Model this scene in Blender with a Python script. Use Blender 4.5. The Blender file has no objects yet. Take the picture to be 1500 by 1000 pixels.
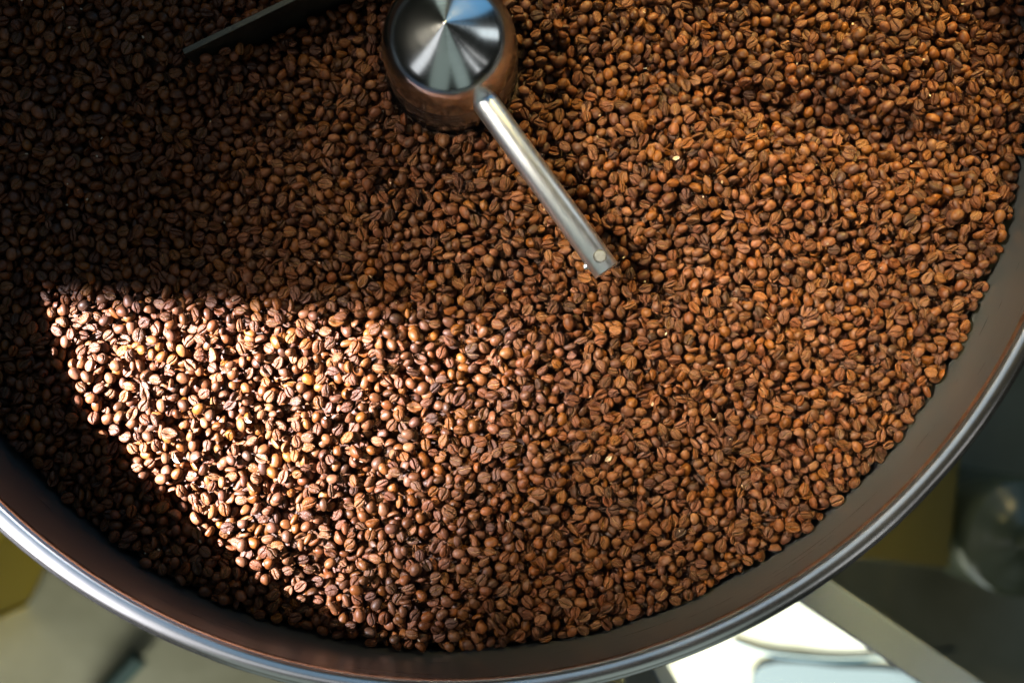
import bpy, bmesh, math, random
import numpy as np
from mathutils import Vector, Matrix, Euler, Quaternion

random.seed(7)
rng = np.random.default_rng(7)
sc = bpy.context.scene
PI = math.pi

# ------------------------------------------------------------------ camera
# units: metres.  Tray axis at the origin, bean surface at z = 0.
CAM = Vector((0.0336, -0.1867, 0.637))
FPX = 1667.0                                   # focal length in photo pixels (1500 wide)
cam_d = bpy.data.cameras.new('camera')
cam_d.sensor_width = 36.0
cam_d.lens = FPX / 1500 * 36
cam_d.clip_start, cam_d.clip_end = 0.01, 50
cam_d.dof.use_dof = True
cam_d.dof.focus_distance = 0.632
cam_d.dof.aperture_fstop = 3.6
cam = bpy.data.objects.new('camera', cam_d)
sc.collection.objects.link(cam)
cam.location = CAM
PITCH = 0.0473
cam.rotation_euler = (PITCH, 0, 0)
sc.camera = cam


def at(px, py, z=0.0):
    """point of the place, at height z, that the photo shows at (px, py): used to measure the layout"""
    d = Vector(((px - 750) / FPX, -(py - 500) / FPX, -1.0))
    d = Matrix.Rotation(PITCH, 3, 'X') @ d
    t = (z - CAM.z) / d.z
    return CAM + d * t


def project(p):
    q = Matrix.Rotation(-PITCH, 3, 'X') @ (Vector(p) - CAM)
    return 750 + FPX * q.x / -q.z, 500 - FPX * q.y / -q.z


# ------------------------------------------------------------------ world and exposure
w = bpy.data.worlds.new('World')
sc.world = w
w.use_nodes = True
bg = w.node_tree.nodes['Background']
bg.inputs[0].default_value = (0.55, 0.62, 0.50, 1)
bg.inputs[1].default_value = 0.008
sc.view_settings.view_transform = 'Standard'
sc.view_settings.look = 'None'
sc.view_settings.exposure = 0.0
sc.view_settings.gamma = 1.0
sc.view_settings.use_curve_mapping = False
sc.cycles.max_bounces = 6
sc.cycles.diffuse_bounces = 3
sc.cycles.glossy_bounces = 4
sc.cycles.use_denoising = True
sc.cycles.caustics_reflective = False
sc.cycles.caustics_refractive = False


# ------------------------------------------------------------------ lamps
def aim(o, target):
    o.rotation_euler = (Vector(target) - o.location).to_track_quat('-Z', 'Y').to_euler()


def area(name, loc, target, sx, sy, power, col, spread=180):
    l = bpy.data.lights.new(name, 'AREA')
    l.shape = 'RECTANGLE'
    l.size, l.size_y = sx, sy
    l.energy = power
    l.color = col
    l.spread = math.radians(spread)
    o = bpy.data.objects.new(name, l)
    sc.collection.objects.link(o)
    o.location = loc
    aim(o, target)
    return o


# low sunlight through the window at the left: a beam with a crisp edge on the far side
# (the window jamb) and a very soft one at its end (the window head)
sun_dir = Vector((math.cos(math.radians(-4)), math.sin(math.radians(-4)), -math.tan(math.radians(39.5)))).normalized()
patch = at(360, 630)
sl = bpy.data.lights.new('window_sunbeam', 'SPOT')
sl.energy = 10500
sl.color = (1.0, 0.95, 1.0)
sl.spot_size = math.radians(8.4)
sl.spot_blend = 0.15
sl.shadow_soft_size = 0.012
so = bpy.data.objects.new('window_sunbeam', sl)
sc.collection.objects.link(so)
so.location = patch - sun_dir * 3.2
aim(so, patch)
bpy.context.view_layer.update()


def nmath(tree, op, a, b=None, c=None):
    n = tree.nodes.new('ShaderNodeMath')
    n.operation = op
    for i, v in enumerate((a, b, c)):
        if v is None:
            continue
        if isinstance(v, (int, float)):
            n.inputs[i].default_value = v
        else:
            tree.links.new(v, n.inputs[i])
    return n.outputs[0]


def shape_beam(lamp, edges, inside):
    """masks added to the lamp cut the beam, some standing for window jambs: each edge is (point, point, softness), given where it falls"""
    bpy.context.view_layer.update()
    inv = lamp.matrix_world.inverted()
    lamp.data.use_nodes = True
    t = lamp.data.node_tree
    sep = t.nodes.new('ShaderNodeSeparateXYZ')
    t.links.new(t.nodes.new('ShaderNodeTexCoord').outputs['Normal'], sep.inputs[0])
    az = nmath(t, 'ABSOLUTE', sep.outputs[2])
    bu, bv = nmath(t, 'DIVIDE', sep.outputs[0], az), nmath(t, 'DIVIDE', sep.outputs[1], az)

    def uv(p):
        q = inv @ Vector(p)
        return q.x / -q.z, q.y / -q.z

    total = None
    for p0, p1, width in edges:
        (u0, v0), (u1, v1), (ui, vi) = uv(p0), uv(p1), uv(inside)
        nx, ny = -(v1 - v0), (u1 - u0)
        ln = math.hypot(nx, ny)
        nx, ny = nx / ln, ny / ln
        c = nx * u0 + ny * v0
        if nx * ui + ny * vi < c:
            nx, ny, c = -nx, -ny, -c
        d = nmath(t, 'ADD', nmath(t, 'MULTIPLY', bu, nx), nmath(t, 'MULTIPLY_ADD', bv, ny, -c))
        m = t.nodes.new('ShaderNodeMapRange')
        m.interpolation_type = 'SMOOTHSTEP'
        t.links.new(d, m.inputs['Value'])
        m.inputs['From Min'].default_value = -width / 2
        m.inputs['From Max'].default_value = width / 2
        r = m.outputs['Result']
        total = r if total is None else nmath(t, 'MULTIPLY', total, r)
    t.links.new(total, t.nodes['Emission'].inputs['Strength'])


shape_beam(so, [(at(50, 452), at(720, 482), 0.004), (at(655, 480), at(415, 880), 0.044), (at(-160, 690, 0.06), at(380, 1075, 0.06), 0.002)], patch)  # last edge added to keep spill off the floor

# soft light of the same window, falling on the middle and right of the tray
bd = Vector((math.cos(math.radians(-12)), math.sin(math.radians(-12)), -math.tan(math.radians(53)))).normalized()
bt = at(1090, 470)
area('window_left', bt - bd * 1.15, bt, 0.22, 0.26, 0.78, (1.0, 0.86, 0.66), 18)


def panel(name, az, el, dist, wid, hgt, radiance, col, tgt=(0, 0, 0.03)):
    """a window of the room or an added glowing panel, seen from the tray at compass angle az (0 = +x) and height angle el"""
    a, e = math.radians(az), math.radians(el)
    p = Vector((math.cos(a) * math.cos(e), math.sin(a) * math.cos(e), math.sin(e))) * dist
    return area(name, p, tgt, wid, hgt, radiance * PI * wid * hgt, col, 170)


# what the steel reflects: windows round the room, plus added glowing panels
panel('window_front_left', 217, 40, 2.1, 0.50, 1.5, 0.88, (1.0, 0.98, 0.97))
panel('high_window', 217, 70, 2.0, 0.4, 0.9, 0.6, (0.97, 0.98, 1.0))
panel('skylight_opening', 62, 20, 1.9, 1.3, 1.5, 0.55, (0.20, 0.55, 0.95))
panel('roof_light', 56, 50, 1.9, 1.6, 0.6, 0.36, (0.25, 0.58, 0.95))
panel('roof_light', 112, 70, 1.9, 1.6, 1.0, 0.32, (0.42, 0.68, 0.95))
panel('doorway', 14, 26, 1.9, 0.40, 1.0, 1.0, (0.95, 1.0, 1.0))
panel('back_glow', 100, 12, 1.9, 0.5, 0.7, 0.55, (0.85, 1.0, 0.88))  # unseen glow added for the pale top of the hub
panel('room_glow', 256, 33, 2.2, 1.0, 2.3, 0.21, (0.84, 1.0, 0.88))  # unseen glowing panels added to lighten the lower half of the hub
panel('room_glow', 290, 34, 2.2, 0.7, 2.3, 0.27, (0.84, 1.0, 0.90))
panel('side_strip', 318, 38, 2.0, 0.16, 1.1, 0.9, (1.0, 0.98, 0.95))  # extra lamp strips added for thin streaks on the hub
panel('side_strip', 333, 36, 2.0, 0.10, 1.1, 0.8, (1.0, 0.95, 0.90))
# warm fill light added to colour the upper right of the tray
area('warm_fill', (0.46, 0.90, 0.85), (0.24, 0.04, 0.0), 0.36, 0.30, 1.3, (1.0, 0.74, 0.25), 20)
# fill light added below tray level to brighten the floor at left
area('low_fill', (-1.1, -1.9, -0.42), (-0.50, -0.62, -0.72), 0.7, 0.4, 5, (1.0, 1.0, 0.88), 36)
# sunlight on the floor in front of the tray
fs = bpy.data.lights.new('floor_sunbeam', 'SPOT')
fs.energy = 4800
fs.color = (0.84, 0.90, 1.0)
fs.spot_size = math.radians(12)
fs.spot_blend = 0.3
fs.shadow_soft_size = 0.01
fo = bpy.data.objects.new('floor_sunbeam', fs)
sc.collection.objects.link(fo)
fo.location = (0.0, -2.4, 0.5)
fc = at(1120, 965, -0.72)
aim(fo, fc)
shape_beam(fo, [(at(1210, 880, -0.72), at(1400, 1008, -0.72), 0.004), (at(960, 1010, -0.72), at(1000, 900, -0.72), 0.02),
                (Vector((-1, -0.36, -0.72)), Vector((1, -0.36, -0.72)), 0.004)], fc)  # last edge added to keep this light off the stand beam


# ------------------------------------------------------------------ materials
def mat(name, col=(0.5, 0.5, 0.5), rough=0.5, metal=0.0, spec=0.5):
    m = bpy.data.materials.new(name)
    m.use_nodes = True
    b = m.node_tree.nodes['Principled BSDF']
    b.inputs['Base Color'].default_value = (*col, 1)
    b.inputs['Roughness'].default_value = rough
    b.inputs['Metallic'].default_value = metal
    b.inputs['Specular IOR Level'].default_value = spec
    return m, m.node_tree, b


def node(t, kind, **kw):
    n = t.nodes.new(kind)
    for k, v in kw.items():
        setattr(n, k, v)
    return n


def noise(t, scale, detail=3.0, rough=0.5, vec=None, dist=0.0):
    n = t.nodes.new('ShaderNodeTexNoise')
    n.inputs['Scale'].default_value = scale
    n.inputs['Detail'].default_value = detail
    n.inputs['Roughness'].default_value = rough
    n.inputs['Distortion'].default_value = dist
    if vec is not None:
        t.links.new(vec, n.inputs['Vector'])
    return n.outputs['Fac']


def ramp(t, fac, stops):
    r = t.nodes.new('ShaderNodeValToRGB')
    el = r.color_ramp.elements
    while len(el) < len(stops):
        el.new(0.5)
    for e, (p, c) in zip(el, stops):
        e.position = p
        e.color = (*c, 1)
    t.links.new(fac, r.inputs[0])
    return r.outputs[0]


def bump(t, b, height, strength, dist):
    n = t.nodes.new('ShaderNodeBump')
    n.inputs['Strength'].default_value = strength
    n.inputs['Distance'].default_value = dist
    t.links.new(height, n.inputs['Height'])
    t.links.new(n.outputs[0], b.inputs['Normal'])


def bean_material():
    m, t, b = mat('roasted_bean', rough=0.42, spec=0.36)
    oi = t.nodes.new('ShaderNodeObjectInfo')
    tc_ = t.nodes.new('ShaderNodeTexCoord')
    off = node(t, 'ShaderNodeVectorMath', operation='MULTIPLY_ADD')
    t.links.new(oi.outputs['Random'], off.inputs[0])
    off.inputs[1].default_value = (7.0, 3.0, 11.0)
    t.links.new(tc_.outputs['Object'], off.inputs[2])
    v = off.outputs[0]
    roast = ramp(t, oi.outputs['Random'], [
        (0.00, (0.040, 0.0165, 0.0070)), (0.10, (0.066, 0.0240, 0.0080)), (0.50, (0.098, 0.0345, 0.0100)),
        (0.85, (0.132, 0.0485, 0.0135)), (0.97, (0.155, 0.0590, 0.0185)), (1.00, (0.175, 0.0720, 0.0250))])
    mott = noise(t, 420, 4, 0.6, v)
    hue = node(t, 'ShaderNodeHueSaturation')
    t.links.new(roast, hue.inputs['Color'])
    mr = node(t, 'ShaderNodeMapRange')
    t.links.new(mott, mr.inputs['Value'])
    mr.inputs['From Min'].default_value, mr.inputs['From Max'].default_value = 0.3, 0.7
    mr.inputs['To Min'].default_value, mr.inputs['To Max'].default_value = 0.72, 1.25
    t.links.new(mr.outputs[0], hue.inputs['Value'])
    # a second, independent random per bean shifts the hue a little
    wn = node(t, 'ShaderNodeTexWhiteNoise', noise_dimensions='1D')
    t.links.new(oi.outputs['Random'], wn.inputs['W'])
    mh = node(t, 'ShaderNodeMapRange')
    t.links.new(wn.outputs['Value'], mh.inputs['Value'])
    mh.inputs['To Min'].default_value, mh.inputs['To Max'].default_value = 0.490, 0.503
    t.links.new(mh.outputs[0], hue.inputs['Hue'])
    ms = node(t, 'ShaderNodeMapRange')
    t.links.new(wn.outputs['Color'], ms.inputs['Value'])
    ms.inputs['To Min'].default_value, ms.inputs['To Max'].default_value = 0.88, 1.13
    t.links.new(ms.outputs[0], hue.inputs['Saturation'])
    # pale chaff left in the crease
    at_ = node(t, 'ShaderNodeAttribute', attribute_name='crease')
    ch = noise(t, 900, 2, 0.5, v)
    f = nmath(t, 'MULTIPLY', at_.outputs['Fac'], nmath(t, 'MULTIPLY', ch, nmath(t, 'GREATER_THAN', wn.outputs['Value'], 0.45)))
    mx = node(t, 'ShaderNodeMix', data_type='RGBA')
    t.links.new(f, mx.inputs['Factor'])
    t.links.new(hue.outputs[0], mx.inputs[6])
    mx.inputs[7].default_value = (0.42, 0.27, 0.13, 1)
    t.links.new(mx.outputs[2], b.inputs['Base Color'])
    rr = node(t, 'ShaderNodeMapRange')
    t.links.new(mott, rr.inputs['Value'])
    rr.inputs['To Min'].default_value, rr.inputs['To Max'].default_value = 0.40, 0.60
    t.links.new(rr.outputs[0], b.inputs['Roughness'])
    # wrinkles, stronger on the flat face
    fl = node(t, 'ShaderNodeAttribute', attribute_name='flat')
    wr = noise(t, 650, 3, 0.55, v, 1.2)
    h = nmath(t, 'MULTIPLY', wr, nmath(t, 'MULTIPLY_ADD', fl.outputs['Fac'], 0.85, 0.13))
    bump(t, b, h, 1.0, 0.0008)
    return m


M_BEAN = bean_material()


def steel(name, col, rough, brush=None, aniso=0.0, bstr=0.15, metal=1.0):
    m, t, b = mat(name, col, rough, metal)
    tc_ = t.nodes.new('ShaderNodeTexCoord')
    if brush:
        mp = node(t, 'ShaderNodeMapping')
        mp.inputs['Scale'].default_value = brush
        t.links.new(tc_.outputs['Object'], mp.inputs['Vector'])
        n = noise(t, 1.0, 4, 0.65, mp.outputs[0])
        mr = node(t, 'ShaderNodeMapRange')
        t.links.new(n, mr.inputs['Value'])
        mr.inputs['To Min'].default_value, mr.inputs['To Max'].default_value = rough * 0.7, rough * 1.35
        t.links.new(mr.outputs[0], b.inputs['Roughness'])
        bump(t, b, n, bstr, 0.0002)
    if aniso:
        b.inputs['Anisotropic'].default_value = aniso
        tg = node(t, 'ShaderNodeTangent', direction_type='RADIAL', axis='Z')
        t.links.new(tg.outputs[0], b.inputs['Tangent'])
    return m


M_HUB = steel('spun_steel', (0.72, 0.77, 0.80), 0.17, (40, 40, 1400), 0.35, 0.16)
M_ROD = steel('turned_steel', (0.86, 0.92, 0.98), 0.34, (500, 500, 500), 0.0, 0.03)
M_WALL = steel('tray_wall_steel', (0.26, 0.285, 0.30), 0.30, (8, 8, 300), 0.0, 0.012, 0.86)
M_COLLAR = steel('collar_steel', (0.34, 0.38, 0.42), 0.24, (40, 40, 1400), 0.0, 0.10)
M_PIN = steel('pin_steel', (0.22, 0.24, 0.26), 0.75, (500, 500, 500), 0.0, 0.03)
M_RIM = steel('rim_steel', (0.80, 0.81, 0.82), 0.22, (12, 12, 12), 0.0, 0.01)
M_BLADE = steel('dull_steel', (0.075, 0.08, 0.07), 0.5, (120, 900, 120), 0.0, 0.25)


# ------------------------------------------------------------------ helpers
def link(o, parent=None):
    sc.collection.objects.link(o)
    if parent:
        o.parent = parent
    return o


def tag(o, label=None, cat=None, group=None, kind=None):
    for k, v in (('label', label), ('category', cat), ('group', group), ('kind', kind)):
        if v:
            o[k] = v
    return o


def empty(name, loc=(0, 0, 0)):
    o = bpy.data.objects.new(name, None)
    o.empty_display_size = 0.02
    o.location = loc
    return link(o)


def mesh_obj(name, verts, faces, m, parent=None, smooth=True):
    me = bpy.data.meshes.new(name)
    me.from_pydata([tuple(v) for v in verts], [], faces)
    me.materials.append(m)
    if smooth:
        me.polygons.foreach_set('use_smooth', [True] * len(me.polygons))
    me.update()
    o = bpy.data.objects.new(name, me)
    return link(o, parent)


def lathe(name, prof, m, parent=None, n=192, sharp=None, closed=False):
    """prof: (r, z) points, outer surface listed from top to bottom"""
    V, F = [], []
    apex = prof[0][0] < 1e-6
    for (r, z) in prof:
        for i in range(n):
            a = 2 * PI * i / n
            V.append((r * math.cos(a), r * math.sin(a), z))
    k = len(prof)
    for j in range(k if closed else k - 1):
        j2 = (j + 1) % k
        for i in range(n):
            i2 = (i + 1) % n
            F.append((j * n + i, j2 * n + i, j2 * n + i2, j * n + i2))
    o = mesh_obj(name, V, F, m, parent)
    bm = bmesh.new()
    bm.from_mesh(o.data)
    bmesh.ops.remove_doubles(bm, verts=bm.verts, dist=1e-7)
    bmesh.ops.recalc_face_normals(bm, faces=bm.faces)
    bm.to_mesh(o.data)
    bm.free()
    if sharp:
        o.data.set_sharp_from_angle(angle=math.radians(sharp))
    return o


def box(name, size, m, parent=None, bevel=0.0, loc=(0, 0, 0), rot=None):
    bm = bmesh.new()
    bmesh.ops.create_cube(bm, size=1.0)
    bmesh.ops.scale(bm, verts=bm.verts, vec=size)
    if bevel:
        bmesh.ops.bevel(bm, geom=bm.edges[:], offset=bevel, segments=3, profile=0.5, affect='EDGES')
    me = bpy.data.meshes.new(name)
    bm.to_mesh(me)
    bm.free()
    me.materials.append(m)
    o = link(bpy.data.objects.new(name, me), parent)
    o.location = loc
    if rot:
        o.rotation_euler = rot
    return o


# ------------------------------------------------------------------ the floor
FLOOR = -0.72
m, t, b = mat('worn_concrete', rough=0.8, spec=0.25)
tc_ = t.nodes.new('ShaderNodeTexCoord')
n1 = noise(t, 3.0, 6, 0.6, tc_.outputs['Object'], 0.4)
t.links.new(ramp(t, n1, [(0.3, (0.13, 0.125, 0.075)), (0.5, (0.20, 0.195, 0.13)), (0.7, (0.28, 0.275, 0.20))]), b.inputs['Base Color'])
bump(t, b, noise(t, 60, 4, 0.6, tc_.outputs['Object']), 0.2, 0.002)
o = mesh_obj('floor', [(-3, -3, FLOOR), (3, -3, FLOOR), (3, 3, FLOOR), (-3, 3, FLOOR)], [(0, 1, 2, 3)], m, smooth=False)
tag(o, kind='structure')

# ------------------------------------------------------------------ cooling tray
R = 0.33
HW = 0.0607                                     # rim above the beans
BOT = -0.060
tray = tag(empty('cooling_tray', (0, 0, BOT)), 'round stainless steel cooling tray full of roasted coffee beans', 'tray')


def tpart(o):
    o.location.z -= BOT
    return o


tpart(lathe('inner_wall', [(R + 0.0004, HW), (R, HW - 0.004), (R, BOT + 0.012), (R - 0.006, BOT + 0.004), (R - 0.014, BOT + 0.002)], M_WALL, tray, 256))
tpart(lathe('outer_wall', [(R + 0.0030, HW - 0.010), (R + 0.0030, BOT)], M_WALL, tray, 256))
tpart(lathe('bottom_plate', [(0.002, BOT + 0.0015), (R + 0.002, BOT + 0.0015), (R + 0.002, BOT - 0.001), (0.002, BOT - 0.001)], M_WALL, tray, 256, 30))
# rolled rim: an inner slope, a round top and a stepped outer lip
prof = [(R - 0.0004, HW - 0.0075)]
cr, cz, bx, bz_ = R + 0.0054, HW - 0.0040, 0.0060, 0.0040
for k in range(0, 21):
    a = PI - (PI / 2 + 0.30) * k / 20
    prof.append((cr + bx * math.cos(a), cz + bz_ * math.sin(a)))
x0, z0 = prof[-1]
prof += [(x0 + 0.0007, z0 - 0.00022), (x0 + 0.0012, z0 - 0.0006), (x0 + 0.0014, z0 - 0.0012), (x0 + 0.0017, z0 - 0.0015),
         (x0 + 0.0024, z0 - 0.0017), (x0 + 0.0032, z0 - 0.0023), (x0 + 0.0035, z0 - 0.0034), (x0 + 0.0032, z0 - 0.0050), (x0 + 0.0022, z0 - 0.0056), (R + 0.0030, z0 - 0.0058)]
tpart(lathe('rolled_rim', prof, M_RIM, tray, 256))

# ------------------------------------------------------------------ agitator: hub, arm, paddle
HR = 0.0366
ag = tag(empty('agitator', (0, 0, BOT)), 'polished steel agitator with cone topped hub and stirring arms', 'agitator')


def apart(o):
    o.location.z -= BOT
    return o


pr = [(0.0, 0.0745)]
rr_, zz_ = 0.0, 0.0745
for k in range(60):                              # shallow cone at the tip that rounds off into an upright side
    st_ = HR * (1 - (1 - (k + 1) / 60) ** 1.6) - rr_
    a = math.radians(25 + 63 * ((rr_ + st_ / 2) / HR) ** 4.4)
    rr_ += st_
    zz_ -= st_ * math.tan(a)
    pr.append((rr_, zz_))
ZJ = zz_
print('hub shoulder at', ZJ)
hubcap = apart(lathe('hub_cap', pr, M_HUB, ag, 128))
apart(lathe('hub_collar', [(HR - 0.0004, ZJ - 0.0002), (HR + 0.0002, ZJ - 0.0010), (HR + 0.0002, BOT + 0.003)], M_COLLAR, ag, 128))

# arm: round bar with chamfered end
ZA = 0.035
pa = at(700, 135, ZA)
pb = at(889, 397, ZA)
ax = (pb - pa).normalized()
RR = 0.0073
bar_len = (pb - pa).length
rod = lathe('arm', [(0.0, bar_len), (RR - 0.0006, bar_len), (RR, bar_len - 0.0006), (RR, 0.0)], M_ROD, ag, 48, 50)
rod.rotation_euler = ax.to_track_quat('Z', 'Y').to_euler()
rod.location = (pa.x, pa.y, ZA - BOT)
rotm = rod.rotation_euler.to_matrix()


def rod_local(p):                                # place-space point into the bar's own space
    return rotm.inverted() @ (Vector(p) - Vector((pa.x, pa.y, ZA)))


def lay(o, pos, direction):
    q = (rotm.inverted() @ Vector(direction)).to_track_quat('Z', 'Y')
    o.rotation_euler = q.to_euler()
    o.location = rod_local(pos)


bp = at(879, 375, ZA + RR)
side = ax.cross(Vector((0, 0, 1))).normalized()
tilt = (Vector((0, 0, 1)) - side * -0.35).normalized()
onax = pa + ax * ((bp - pa).dot(ax))
onax.z = ZA
pin = lathe('pin_head', [(0, 0.0003), (0.0028, 0.0002), (0.0031, -0.0001), (0.0031, -0.0025)], M_PIN, rod, 32, 40)
d = (bp - onax).normalized()
lay(pin, onax + d * (RR + 0.0001), d)
groove = lathe('pin_hole', [(0.0031, -0.0001), (0.0034, -0.0001), (0.0036, -0.0004), (0.0036, -0.003)], M_BLADE, rod, 32)
lay(groove, onax + d * (RR + 0.0001), d)
pin2 = lathe('pin_end', [(0, 0.0022), (0.0012, 0.0020), (0.0017, 0.0012), (0.0017, -0.004)], M_ROD, rod, 24)
q2 = pa + ax * (bar_len - 0.0085)
dd = (side * (1 if side.x < 0 else -1) + Vector((0, 0, -0.12))).normalized()
lay(pin2, Vector((q2.x, q2.y, ZA)) + dd * (RR - 0.0002), dd)

# paddle in the shaded part of the tray: an upright plate standing in the beans
ZP = 0.026
p0 = at(268, 76, ZP)
p1 = at(470, -22, ZP)
dv = (p1 - p0).normalized()
p2 = p0 + dv * 0.150
mid = (p0 + p2) / 2
ang = math.atan2(dv.y, dv.x)
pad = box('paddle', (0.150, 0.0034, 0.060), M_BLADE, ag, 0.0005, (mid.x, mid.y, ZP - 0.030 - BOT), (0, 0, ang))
arm2 = lathe('arm', [(0.0, 0.25), (RR - 0.0006, 0.25), (RR, 0.2494), (RR, 0.0)], M_ROD, ag, 48, 50)
arm2.location = (0, 0, ZA - BOT)
far = Vector((p2.x - dv.x * 0.02, p2.y - dv.y * 0.02, 0))
arm2.rotation_euler = far.normalized().to_track_quat('Z', 'Y').to_euler()
arm2.scale.z = far.length / 0.25 + 0.02


# ------------------------------------------------------------------ coffee beans
def bean_geometry(L, W, T, r_, shell=False, pea=False):
    """plano-convex bean: length on x, flat creased face towards -z.  returns verts, faces, crease, flat"""
    NR, NT, NB = 20, 14, 19
    ub = np.linspace(-1, 1, NB)
    ub = np.sign(ub) * np.abs(ub) ** 1.45
    ph = r_.uniform(0, 2 * PI, 40)
    ss = r_.choice([-1, 1]) * r_.uniform(0.25, 0.7) * 1e-3
    bow = r_.uniform(-0.35, 0.35) * 1e-3
    egg = r_.uniform(-0.16, 0.16)
    dep = r_.uniform(1.2, 2.0) * 1e-3
    wid = r_.uniform(0.26, 0.44) * 1e-3
    crump = r_.uniform(0.25, 0.9)
    top = T * (0.78 if not pea else 0.6)
    bot = T - top
    V, cre, flt = [], [], []
    for i in range(NR):
        tt = PI * (i + 0.5) / NR
        x = -math.cos(tt) * L / 2
        rr = max(0.0, 1 - (2 * x / L) ** 2) ** 0.47
        wy = W / 2 * rr * (1 + egg * 2 * x / L)
        for j in range(NT):                      # back, from +y over the top to -y
            a = PI * (j + 0.0) / NT
            ca, sa = math.cos(a), math.sin(a)
            V.append([x, wy * ca, top * rr ** 0.9 * sa ** 0.88 if sa > 0 else 0])
            cre.append(0.0)
            flt.append(0.0 if sa > 0.3 else 0.4)
        for j in range(NB - 1):                  # flat face, from -y to +y
            u = ub[j]
            y = wy * u
            z = -bot * rr * max(0.0, 1 - abs(u) ** 2.6) ** 0.6
            s = ss * math.sin(2 * PI * x / L) + bow * (1 - (2 * x / L) ** 2)
            g = math.exp(-((y - s) / wid) ** 4)
            g2 = math.exp(-((abs(y - s) - 2.1 * wid) / (1.3 * wid)) ** 2)
            endf = min(1.0, rr * 1.3)
            z += dep * g * endf - 0.07e-3 * g2 * endf
            V.append([x, y, z])
            cre.append(g * endf)
            flt.append(1.0 if abs(u) < 0.92 else 0.6)
    NS = NT + NB - 1
    V = np.array(V)
    # end caps
    V = np.vstack([V, [[-L / 2 * 1.0, 0, 0.1 * top], [L / 2 * 1.0, 0, 0.1 * top]]])
    cre += [0.3, 0.3]
    flt += [0.5, 0.5]
    F = []
    for i in range(NR - 1):
        for j in range(NS):
            j2 = (j + 1) % NS
            F.append((i * NS + j, i * NS + j2, (i + 1) * NS + j2, (i + 1) * NS + j))
    e0, e1 = NR * NS, NR * NS + 1
    for j in range(NS):
        j2 = (j + 1) % NS
        F.append((e0, j2, j))
        F.append((e1, (NR - 1) * NS + j, (NR - 1) * NS + j2))
    # uneven swelling and wrinkles
    flt = np.array(flt)
    X = V / L * 2 * PI
    lo = sum(np.sin(X @ r_.normal(0, 0.9, 3) + ph[k]) for k in range(4)) / 4
    hi = sum(np.sin(X @ r_.normal(0, 3.4, 3) + ph[10 + k]) for k in range(6)) / 6
    V = V * (1 + 0.055 * lo[:, None] * crump + (0.045 * hi * flt * crump)[:, None])
    V[:, 2] += r_.uniform(-0.05, 0.09) * T * ((V[:, 0] / (L / 2)) ** 2)          # banana bend
    tw = r_.uniform(-0.22, 0.22) * V[:, 0] / (L / 2)
    y, z = V[:, 1].copy(), V[:, 2].copy()
    V[:, 1], V[:, 2] = y * np.cos(tw) - z * np.sin(tw), y * np.sin(tw) + z * np.cos(tw)
    if shell:                                    # hollow "shell" bean: the face is scooped out
        k = flt > 0.9
        V[k, 2] += top * 0.55 * np.exp(-((V[k, 1] / (W * 0.30)) ** 2) - (V[k, 0] / (L * 0.34)) ** 2)
    V[:, 2] -= (V[:, 2].max() + V[:, 2].min()) / 2
    return V, F, np.array(cre), flt


SHAPES = []
BEAN = 0.845
rs = np.random.default_rng(11)
spec = []
for k in range(15):
    L = rs.uniform(8.5, 10.0) * 1e-3
    spec.append((L, L * rs.uniform(0.76, 0.90), L * rs.uniform(0.53, 0.67), False, False))
spec += [(8.2e-3, 6.4e-3, 5.8e-3, False, True), (9.4e-3, 7.2e-3, 4.4e-3, True, False), (8.6e-3, 6.4e-3, 3.8e-3, True, False),
         (7.0e-3, 5.0e-3, 3.0e-3, False, False), (6.2e-3, 3.6e-3, 2.6e-3, False, False), (8.8e-3, 4.4e-3, 3.4e-3, False, False)]
proto_col = bpy.data.collections.new('bean_shapes')
for k, (L, W, T, sh, pea) in enumerate(spec):
    V, F, cre, flt = bean_geometry(L, W, T, rs, sh, pea)
    V = V * BEAN
    me = bpy.data.meshes.new('coffee_bean')
    me.from_pydata(V.tolist(), [], F)
    me.polygons.foreach_set('use_smooth', [True] * len(me.polygons))
    for nm, arr in (('crease', cre), ('flat', flt)):
        at_ = me.attributes.new(nm, 'FLOAT', 'POINT')
        at_.data.foreach_set('value', arr.astype(np.float32))
    me.materials.append(M_BEAN)
    me.update()
    bm = bmesh.new()
    bm.from_mesh(me)
    bmesh.ops.recalc_face_normals(bm, faces=bm.faces)
    bm.to_mesh(me)
    bm.free()
    ob = bpy.data.objects.new('bean_shape_%02d' % k, me)
    proto_col.objects.link(ob)
    # dense surface samples for the packing below
    P = [V]
    Fq = [f for f in F if len(f) == 4]
    A = np.array([[V[i] for i in f] for f in Fq])
    for (u, v) in ((.5, .5), (.25, .25), (.75, .25), (.25, .75), (.75, .75), (.5, 0), (0, .5)):
        P.append(A[:, 0] * (1 - u) * (1 - v) + A[:, 1] * u * (1 - v) + A[:, 2] * u * v + A[:, 3] * (1 - u) * v)
    SHAPES.append((me, np.vstack(P)))

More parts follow.
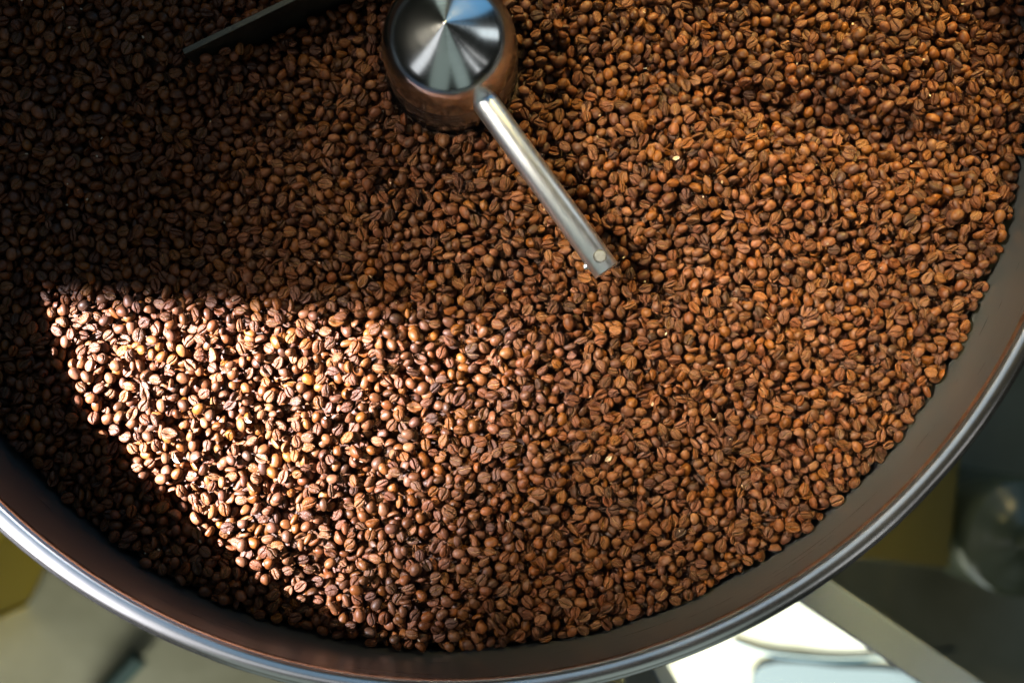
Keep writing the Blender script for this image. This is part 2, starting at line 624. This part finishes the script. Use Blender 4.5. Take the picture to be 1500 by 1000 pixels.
# poses: how a bean can lie, with the height map of its underside and of its top
CELL = 0.0005
HWIN = 10
WIN = 2 * HWIN + 1
NPOSE = 900
probs = np.array([1.0] * 15 + [1.2, 0.4, 0.4, 0.3, 0.15, 0.3])
probs /= probs.sum()
pose_shape = rng.choice(len(SHAPES), NPOSE, p=probs)
pose_quat, pose_scale = [], rng.uniform(0.86, 1.12, NPOSE)
LOW = np.full((NPOSE, WIN, WIN), 1e3, np.float32)
TOP = np.full((NPOSE, WIN, WIN), -1e3, np.float32)
for k in range(NPOSE):
    u = rng.random()
    if u < 0.68:                                 # lying on its back or its face, somewhat tipped
        q = Quaternion((0, 0, 1), rng.uniform(0, 2 * PI)) @ Quaternion((1, 0, 0), rng.normal(0, 0.42)) @ Quaternion((0, 1, 0), rng.normal(0, 0.30))
        if u < 0.36:
            q = q @ Quaternion((1, 0, 0), PI)
    else:
        g = rng.normal(size=4)
        q = Quaternion(g / np.linalg.norm(g))
    q = Quaternion((0, 0, 1), rng.uniform(0, 2 * PI)) @ q
    pose_quat.append(q)
    Mx = np.array(q.to_matrix()) * pose_scale[k]
    P = SHAPES[pose_shape[k]][1] @ Mx.T
    ix = np.clip(np.rint(P[:, 0] / CELL).astype(int) + HWIN, 0, WIN - 1)
    iy = np.clip(np.rint(P[:, 1] / CELL).astype(int) + HWIN, 0, WIN - 1)
    np.minimum.at(LOW[k], (iy, ix), P[:, 2])
    np.maximum.at(TOP[k], (iy, ix), P[:, 2])

pose_up = np.array([(q @ Vector((0, 0, 1))).z for q in pose_quat])
pose_bias = np.where(pose_up > 0.45, 0.00022, 0.0) + np.where(np.abs(pose_up) < 0.45, 0.00055, 0.0)

# ground the beans lie on: stirred into low waves by the paddles
NG = int(2 * (R + 0.012) / CELL)
gx = (np.arange(NG) - NG / 2) * CELL
GX, GY = np.meshgrid(gx, gx)
RAD = np.hypot(GX, GY)


def wave(px, py, a, lx, ly, rot):
    p = at(px, py)
    c, s = math.cos(rot), math.sin(rot)
    X, Y = GX - p.x, GY - p.y
    return a * np.exp(-(((X * c + Y * s) / lx) ** 2 + ((-X * s + Y * c) / ly) ** 2))


DEPTH = 0.0128
base = -DEPTH + 0.0 * GX
base += wave(1190, 165, -0.018, 0.085, 0.014, -0.25)
base += wave(1180, 265, 0.011, 0.10, 0.020, -0.15)
base += wave(1240, 70, 0.004, 0.10, 0.022, -0.20)
base += wave(850, 100, -0.010, 0.040, 0.045, 0.0)
base += wave(250, 330, -0.004, 0.09, 0.05, 0.4)
base += wave(420, 60, -0.006, 0.08, 0.03, 0.5)
base += wave(480, 490, 0.003, 0.12, 0.02, -0.08)
for k in range(10):
    kx, ky = rng.normal(0, 55, 2)
    base += 0.0010 * np.sin(GX * kx + GY * ky + rng.uniform(0, 6))
H = base.astype(np.float32).copy()
H[RAD > R - 0.0006] = 1.0
H[RAD < HR + 0.0008] = 1.0
cpx, spx = math.cos(ang), math.sin(ang)
PXl = (GX - mid.x) * cpx + (GY - mid.y) * spx
PYl = -(GX - mid.x) * spx + (GY - mid.y) * cpx
H[(np.abs(PXl) < 0.0755) & (np.abs(PYl) < 0.0024)] = 1.0
OWN = np.full(H.shape, -1, np.int32)
NB_ = 21500
bp_pos = np.zeros((NB_, 3))
bp_pose = np.zeros(NB_, int)
OFF = np.array([(0, 0), (4, 0), (-4, 0), (0, 4), (0, -4), (7, 5), (-6, 7), (5, -7), (-7, -6)])
win = np.arange(WIN) - HWIN
cnt = 0
floor_ref = base
for it in range(NB_ * 2):
    if cnt >= NB_:
        break
    # pick a low spot out of a few random ones
    a = rng.uniform(0, 2 * PI, 6)
    r_ = np.sqrt(rng.uniform((HR + 0.003) ** 2, (R - 0.004) ** 2, 6))
    cxs = np.rint(r_ * np.cos(a) / CELL + NG / 2).astype(int)
    cys = np.rint(r_ * np.sin(a) / CELL + NG / 2).astype(int)
    hs = H[cys, cxs] - floor_ref[cys, cxs]
    k = int(np.argmin(hs)) if cnt < 0.80 * NB_ else int(np.argmin(hs[:2]))     # the last ones are strewn loosely
    cx, cy = cxs[k], cys[k]
    X = cx + OFF[:, 0] + rng.integers(-1, 2, len(OFF))
    Y = cy + OFF[:, 1] + rng.integers(-1, 2, len(OFF))
    X = np.clip(X, HWIN, NG - HWIN - 1)
    Y = np.clip(Y, HWIN, NG - HWIN - 1)
    Hw = H[(Y[:, None, None] + win[None, :, None]), (X[:, None, None] + win[None, None, :])]
    ps = rng.integers(0, NPOSE, 7)
    Z = (Hw[:, None] - LOW[ps][None]).reshape(len(OFF), len(ps), -1).max(-1)
    j = int(np.argmin(Z - floor_ref[Y, X][:, None] - pose_bias[ps][None]))
    jo, jp = divmod(j, len(ps))
    z = float(Z[jo, jp])
    if z > 0.02:
        continue
    x, y, p = X[jo], Y[jo], ps[jp]
    top = TOP[p] + z
    sub = H[y - HWIN:y + HWIN + 1, x - HWIN:x + HWIN + 1]
    k = top > sub
    sub[k] = top[k]
    OWN[y - HWIN:y + HWIN + 1, x - HWIN:x + HWIN + 1][k] = cnt
    bp_pos[cnt] = ((x - NG / 2) * CELL, (y - NG / 2) * CELL, z)
    bp_pose[cnt] = p
    cnt += 1
bp_pos, bp_pose = bp_pos[:cnt], bp_pose[:cnt]
ok = (RAD < R - 0.01) & (RAD > HR + 0.01) & (H < 0.5)
shift = -float(np.median((H - base)[ok])) + DEPTH   # bring the surface to z = 0
print('beans', cnt, 'median surface', np.median((H - base)[ok]), 'shift', shift)
bp_pos[:, 2] += shift

# the beans that show largest become things of their own, the rest is one mass
area_top = np.bincount(OWN[OWN >= 0], minlength=cnt).astype(float)
proj = np.array([project(p) for p in bp_pos])
inside = (proj[:, 0] > 12) & (proj[:, 0] < 1488) & (proj[:, 1] > 12) & (proj[:, 1] < 988)
# not under the arm, hub or rim
pa2, pb2 = np.array(project(pa)), np.array(project(pb))
tt = np.clip(((proj - pa2) @ (pb2 - pa2)) / ((pb2 - pa2) @ (pb2 - pa2)), 0, 1)
drod = np.hypot(*(proj - pa2 - tt[:, None] * (pb2 - pa2)).T)
dhub = np.hypot(proj[:, 0] - 657, proj[:, 1] - 80)
inside &= (drod > 34) & (dhub > 128) & (np.hypot(bp_pos[:, 0], bp_pos[:, 1]) < R - 0.006)
depth = CAM.z - bp_pos[:, 2]
score = area_top / depth ** 2 * inside
pick = np.argsort(-score)[:300]
is_thing = np.zeros(cnt, bool)
is_thing[pick] = True


CLOCK = ['twelve', 'one', 'two', 'three', 'four', 'five', 'six', 'seven', 'eight', 'nine', 'ten', 'eleven']


def bean_label(i):
    px, py = proj[i]
    q = pose_quat[bp_pose[i]]
    up = (q @ Vector((0, 0, 1))).z
    face = 'round back up' if up > 0.45 else ('crease up' if up < -0.45 else 'on edge')
    lx = q @ Vector((1, 0, 0))
    a = math.degrees(math.atan2(lx.y, lx.x)) % 180
    lie = 'upright' if 67 < a < 113 else ('level' if a < 23 or a > 157 else ('leaning right' if a < 90 else 'leaning left'))
    lit = py > 438 + 0.08 * (px - 50) and py < 438 + 0.98 * (px - 50) and px < 735 - 0.5 * (py - 480)
    x, y = bp_pos[i][:2]
    hour = CLOCK[int(round((math.degrees(math.atan2(x, y)) % 360) / 30)) % 12]
    rr = math.hypot(x, y)
    zone = 'near the hub' if rr < 0.125 else ('halfway to the rim' if rr < 0.225 else 'towards the rim')
    tone = 'sunlit' if lit else 'shaded'
    lb = 'large coffee bean, %s, %s, %s, %s at %s o\'clock' % (face, lie, tone, zone, hour)
    return lb, '%s coffee beans %s, %s' % (tone, zone, face)


for i in pick:
    sh = bp_pose[i]
    ob = bpy.data.objects.new('coffee_bean', SHAPES[pose_shape[sh]][0])
    sc.collection.objects.link(ob)
    ob.location = bp_pos[i]
    ob.rotation_mode = 'QUATERNION'
    ob.rotation_quaternion = pose_quat[sh]
    ob.scale = (pose_scale[sh],) * 3
    lb, gr = bean_label(i)
    tag(ob, lb, 'coffee bean', gr)

rest = np.where(~is_thing)[0]
pm = bpy.data.meshes.new('coffee_beans')
pm.from_pydata(bp_pos[rest].tolist(), [], [])
eul = np.array([pose_quat[p].to_euler() for p in bp_pose[rest]], np.float32)
a_ = pm.attributes.new('turn', 'FLOAT_VECTOR', 'POINT')
a_.data.foreach_set('vector', eul.ravel())
a_ = pm.attributes.new('size', 'FLOAT', 'POINT')
a_.data.foreach_set('value', pose_scale[bp_pose[rest]].astype(np.float32))
a_ = pm.attributes.new('shape', 'INT', 'POINT')
a_.data.foreach_set('value', pose_shape[bp_pose[rest]].astype(np.int32))
pile = link(bpy.data.objects.new('coffee_beans', pm))
tag(pile, 'thick layer of brown roasted coffee beans filling the round steel tray', 'coffee beans', kind='stuff')
ng = bpy.data.node_groups.new('lay_beans', 'GeometryNodeTree')
ng.interface.new_socket('Geometry', in_out='INPUT', socket_type='NodeSocketGeometry')
ng.interface.new_socket('Geometry', in_out='OUTPUT', socket_type='NodeSocketGeometry')
gi, go = ng.nodes.new('NodeGroupInput'), ng.nodes.new('NodeGroupOutput')
ci = ng.nodes.new('GeometryNodeCollectionInfo')
ci.inputs['Collection'].default_value = proto_col
ci.inputs['Separate Children'].default_value = True
ci.inputs['Reset Children'].default_value = True
ip = ng.nodes.new('GeometryNodeInstanceOnPoints')
ip.inputs['Pick Instance'].default_value = True
ng.links.new(gi.outputs[0], ip.inputs['Points'])
ng.links.new(ci.outputs[0], ip.inputs['Instance'])
for nm, ty, sock in (('turn', 'FLOAT_VECTOR', 'Rotation'), ('size', 'FLOAT', 'Scale'), ('shape', 'INT', 'Instance Index')):
    na = ng.nodes.new('GeometryNodeInputNamedAttribute')
    na.data_type = ty
    na.inputs['Name'].default_value = nm
    ng.links.new(na.outputs[0], ip.inputs[sock])
ng.links.new(ip.outputs[0], go.inputs[0])
md = pile.modifiers.new('lay_beans', 'NODES')
md.node_group = ng

# the deeper beans nobody sees singly: one dark bed under the top layers
st = 8
bz = (base + shift + 0.0015)[::st, ::st]
bx, by = GX[::st, ::st], GY[::st, ::st]
nb = bz.shape[0]
vid = -np.ones(bz.shape, int)
Vb, Fb = [], []
inb = np.hypot(bx, by) < R - 0.001
for j in range(nb):
    for i in range(nb):
        if inb[j, i]:
            vid[j, i] = len(Vb)
            Vb.append((bx[j, i], by[j, i], bz[j, i]))
for j in range(nb - 1):
    for i in range(nb - 1):
        q = (vid[j, i], vid[j, i + 1], vid[j + 1, i + 1], vid[j + 1, i])
        if min(q) >= 0:
            Fb.append(q)
m_bed, t, b = mat('bean_bed', (0.045, 0.020, 0.010), 0.7)
tc_ = t.nodes.new('ShaderNodeTexCoord')
bump(t, b, noise(t, 300, 3, 0.6, tc_.outputs['Object']), 1.0, 0.003)
bed = mesh_obj('bean_bed', Vb, Fb, m_bed, pile)
tag(bed, kind='stuff')

# a few pale flakes of chaff on top of the beans
m_chaff, t, b = mat('chaff', (0.62, 0.50, 0.36), 0.6)
tc_ = t.nodes.new('ShaderNodeTexCoord')
t.links.new(ramp(t, noise(t, 500, 3, 0.6, tc_.outputs['Object']), [(0.35, (0.30, 0.22, 0.14)), (0.65, (0.46, 0.38, 0.28))]), b.inputs['Base Color'])


def flake(px, py, ln, wd, rot, curl, label):
    p = at(px, py)
    ci, cj = int(round(p.x / CELL + NG / 2)), int(round(p.y / CELL + NG / 2))
    z = float(H[cj - 3:cj + 4, ci - 3:ci + 4].max()) + shift
    V, F = [], []
    n, mm = 10, 4
    for lay_ in (0, 1):
        for i in range(n + 1):
            s = i / n * 2 - 1
            for j in range(mm + 1):
                v = j / mm * 2 - 1
                wv = wd / 2 * max(0.08, (1 - s * s)) ** 0.7 * v
                x_ = ln / 2 * s
                y_ = wv + curl * ln * (s * s - 0.4)
                V.append((x_, y_, 0.0009 * (v * v) + 0.0005 * s * s - lay_ * 0.00018))
    off = (n + 1) * (mm + 1)
    for i in range(n):
        for j in range(mm):
            q = (i * (mm + 1) + j, (i + 1) * (mm + 1) + j, (i + 1) * (mm + 1) + j + 1, i * (mm + 1) + j + 1)
            F.append(q)
            F.append(tuple(off + k for k in reversed(q)))
    rim = [i * (mm + 1) for i in range(n + 1)] + [n * (mm + 1) + j for j in range(1, mm + 1)] + [i * (mm + 1) + mm for i in range(n - 1, -1, -1)] + [j for j in range(mm - 1, 0, -1)]
    for k in range(len(rim)):
        a_, b_ = rim[k], rim[(k + 1) % len(rim)]
        F.append((a_, a_ + off, b_ + off, b_))
    o = mesh_obj('chaff_flake', V, F, m_chaff)
    o.location = (p.x, p.y, z + 0.0002)
    o.rotation_euler = (rng.uniform(-0.3, 0.3), rng.uniform(-0.3, 0.3), rot)
    tag(o, label, 'chaff', 'chaff flakes on the beans')


flake(258, 671, 0.0072, 0.0022, -1.05, 0.16, 'curved white chaff flake on the lower left part of the sunlit patch')
flake(367, 616, 0.0052, 0.0018, -0.55, 0.14, 'small pale chaff flake in the middle of the sunlit patch')
flake(246, 538, 0.0040, 0.0022, 0.9, 0.05, 'tiny pale chaff flake near the top of the sunlit patch')
flake(985, 240, 0.0042, 0.0026, 0.3, 0.05, 'tiny yellowish chaff flake on the shaded beans right of the hub')
flake(890, 671, 0.0045, 0.0028, 0.6, 0.06, 'small pale chaff flake below the tip of the steel arm')

# specks of papery skin strewn over the whole bed
Vc, Fc = [], []
for k in range(170):
    a = rng.uniform(0, 2 * PI)
    r_ = math.sqrt(rng.uniform((HR + 0.006) ** 2, (R - 0.006) ** 2))
    x, y = r_ * math.cos(a), r_ * math.sin(a)
    ci, cj = int(round(x / CELL + NG / 2)), int(round(y / CELL + NG / 2))
    z = float(H[cj - 1:cj + 2, ci - 1:ci + 2].max()) + shift + 0.0001
    if z > 0.03:
        continue
    ln, wd, ro = rng.uniform(0.0010, 0.0026), rng.uniform(0.0005, 0.0013), rng.uniform(0, PI)
    c, s_ = math.cos(ro), math.sin(ro)
    q = len(Vc)
    pts = [(-ln / 2, 0, 0.0003), (-ln / 5, wd / 2, 0.0001), (ln / 3, wd / 2.4, 0.0002), (ln / 2, 0, 0.0004), (ln / 4, -wd / 2, 0.0001), (-ln / 4, -wd / 2.2, 0.0001)]
    Vc += [(x + u * c - v * s_, y + u * s_ + v * c, z + h_) for u, v, h_ in pts]
    Vc += [(x + u * c - v * s_, y + u * s_ + v * c, z + h_ - 0.00008) for u, v, h_ in pts]
    Fc.append(tuple(q + i for i in range(5, -1, -1)))
    Fc.append(tuple(q + 6 + i for i in range(6)))
    Fc += [(q + i, q + (i + 1) % 6, q + 6 + (i + 1) % 6, q + 6 + i) for i in range(6)]
tag(mesh_obj('chaff_specks', Vc, Fc, m_chaff, smooth=False), 'tiny papery chaff specks strewn over the coffee beans', 'chaff', kind='stuff')

# ------------------------------------------------------------------ below the tray
m_beam = steel('beam_steel', (0.24, 0.30, 0.38), 0.5, (200, 30, 200), 0.0, 0.1, 0.35)
ZB = -0.25
b0, b1 = at(1190, 862, ZB), at(1440, 1030, ZB)
dv2 = (b1 - b0).normalized()
bang = math.atan2(dv2.y, dv2.x)
stand = tag(empty('support_stand', (0, 0, FLOOR)), 'grey steel support beam and leg of the stand under the tray', 'stand')
half = 0.55
c0 = (b0 + b1) / 2
c0 = b0 + dv2 * 0.18
perp = Vector((-dv2.y, dv2.x, 0))
cc = c0 - perp * 0.0005
box('beam', (0.62, 0.028, 0.034), m_beam, stand, 0.003, (cc.x, cc.y, ZB - 0.017 - FLOOR), (0, 0, bang))
lg = at(956, 1004, -0.30)
box('leg', (0.030, 0.030, 0.62), m_beam, stand, 0.003, (lg.x, lg.y, 0.31), (0, 0, bang))

# yellow things and dark things standing on the floor, out of focus
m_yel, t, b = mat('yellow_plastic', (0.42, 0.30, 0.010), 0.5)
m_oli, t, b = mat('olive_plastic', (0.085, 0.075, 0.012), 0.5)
m_dark, t, b = mat('dark_rubber', (0.020, 0.028, 0.024), 0.5)


def crate(name, px, py, z, size, rot, mtl, label):
    r_ = empty(name, at(px, py, z))
    r_.location.z = FLOOR
    r_.rotation_euler = (0, 0, rot)
    hgt = size[2]
    tw = 0.006
    for (sx_, sy_, lx_, ly_) in ((size[0], tw, 0, size[1] / 2), (size[0], tw, 0, -size[1] / 2), (tw, size[1] - tw * 1.5, size[0] / 2 - tw / 2 - 0.001, 0), (tw, size[1] - tw * 1.5, -size[0] / 2 + tw / 2 + 0.001, 0)):
        box('side_panel', (sx_, sy_, hgt), mtl, r_, 0.002, (lx_, ly_, hgt / 2 + 0.002))
    box('lid', (size[0] + 0.012, size[1] + 0.012, 0.012), mtl, r_, 0.003, (0, 0, hgt + 0.009))
    tag(r_, label, 'box')
    return r_


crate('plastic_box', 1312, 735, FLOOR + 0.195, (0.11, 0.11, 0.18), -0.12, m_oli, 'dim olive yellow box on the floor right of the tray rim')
crate('plastic_box', -92, 800, FLOOR + 0.195, (0.10, 0.16, 0.18), -0.42, m_yel, 'yellow box corner on the floor at the left picture edge')

m_jar, t, b = mat('green_grey_enamel', (0.10, 0.12, 0.08), 0.22)
jp = at(1508, 790, FLOOR + 0.21)
jar = tag(empty('canister', (jp.x, jp.y, FLOOR)), 'dark green round canister on the floor at the right picture edge', 'canister')
lathe('body', [(0.0, 0.20), (0.052, 0.20), (0.060, 0.192), (0.062, 0.18), (0.062, 0.006), (0.058, 0.001)], m_jar, jar, 64)
lathe('lid', [(0.0, 0.222), (0.010, 0.222), (0.014, 0.215), (0.016, 0.206), (0.044, 0.204), (0.048, 0.2005)], m_jar, jar, 64)


def tube(name, pts, r_, m_, label=None, cat=None, parent=None):
    cu = bpy.data.curves.new(name, 'CURVE')
    cu.dimensions = '3D'
    cu.bevel_depth = r_
    cu.bevel_resolution = 4
    cu.use_fill_caps = True
    sp = cu.splines.new('NURBS')
    sp.points.add(len(pts) - 1)
    for q, p in zip(sp.points, pts):
        q.co = (*p, 1)
    sp.use_endpoint_u = True
    sp.order_u = 3
    cu.materials.append(m_)
    o = bpy.data.objects.new(name, cu)
    link(o, parent)
    dg = bpy.context.evaluated_depsgraph_get()
    me = bpy.data.meshes.new_from_object(o.evaluated_get(dg))
    bpy.data.objects.remove(o)
    o = bpy.data.objects.new(name, me)
    link(o, parent)
    if label:
        tag(o, label, cat)
    return o


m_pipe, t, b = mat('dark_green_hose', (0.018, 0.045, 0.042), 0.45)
zc = FLOOR + 0.014
tube('hose', [at(203, 962, zc), at(180, 985, zc), at(140, 1030, zc), at(100, 1090, zc)], 0.012, m_pipe, 'dark green hose end lying on the grey floor at lower left', 'hose')
zc = FLOOR + 0.004
tube('shadow_line', [at(1075, 940, zc), at(1110, 955, zc), at(1180, 963, zc), at(1235, 966, zc), at(1300, 962, zc), at(1400, 950, zc)], 0.0020, m_pipe, 'thin dark tube laid for a shadow line across the bright white floor', 'shadow_line')  # dark tube put in as a shadow line on the floor
m_shadow, t, b = mat('floor_shadow_tone', (0.030, 0.042, 0.034), 0.8)  # shade colour for the rounded floor shadow, built as a thin sheet
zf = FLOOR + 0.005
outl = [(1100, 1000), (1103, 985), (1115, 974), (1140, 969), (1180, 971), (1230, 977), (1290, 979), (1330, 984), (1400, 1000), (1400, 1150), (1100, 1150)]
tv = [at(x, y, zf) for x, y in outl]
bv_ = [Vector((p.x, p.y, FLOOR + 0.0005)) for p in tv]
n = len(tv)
mo = mesh_obj('floor_shadow', tv + bv_, [tuple(reversed(range(n)))] + [(i, (i + 1) % n, n + (i + 1) % n, n + i) for i in range(n)], m_shadow, smooth=False)
tag(mo, 'grey green round cornered sheet drawn for a shadow on the bright floor', 'floor shadow')
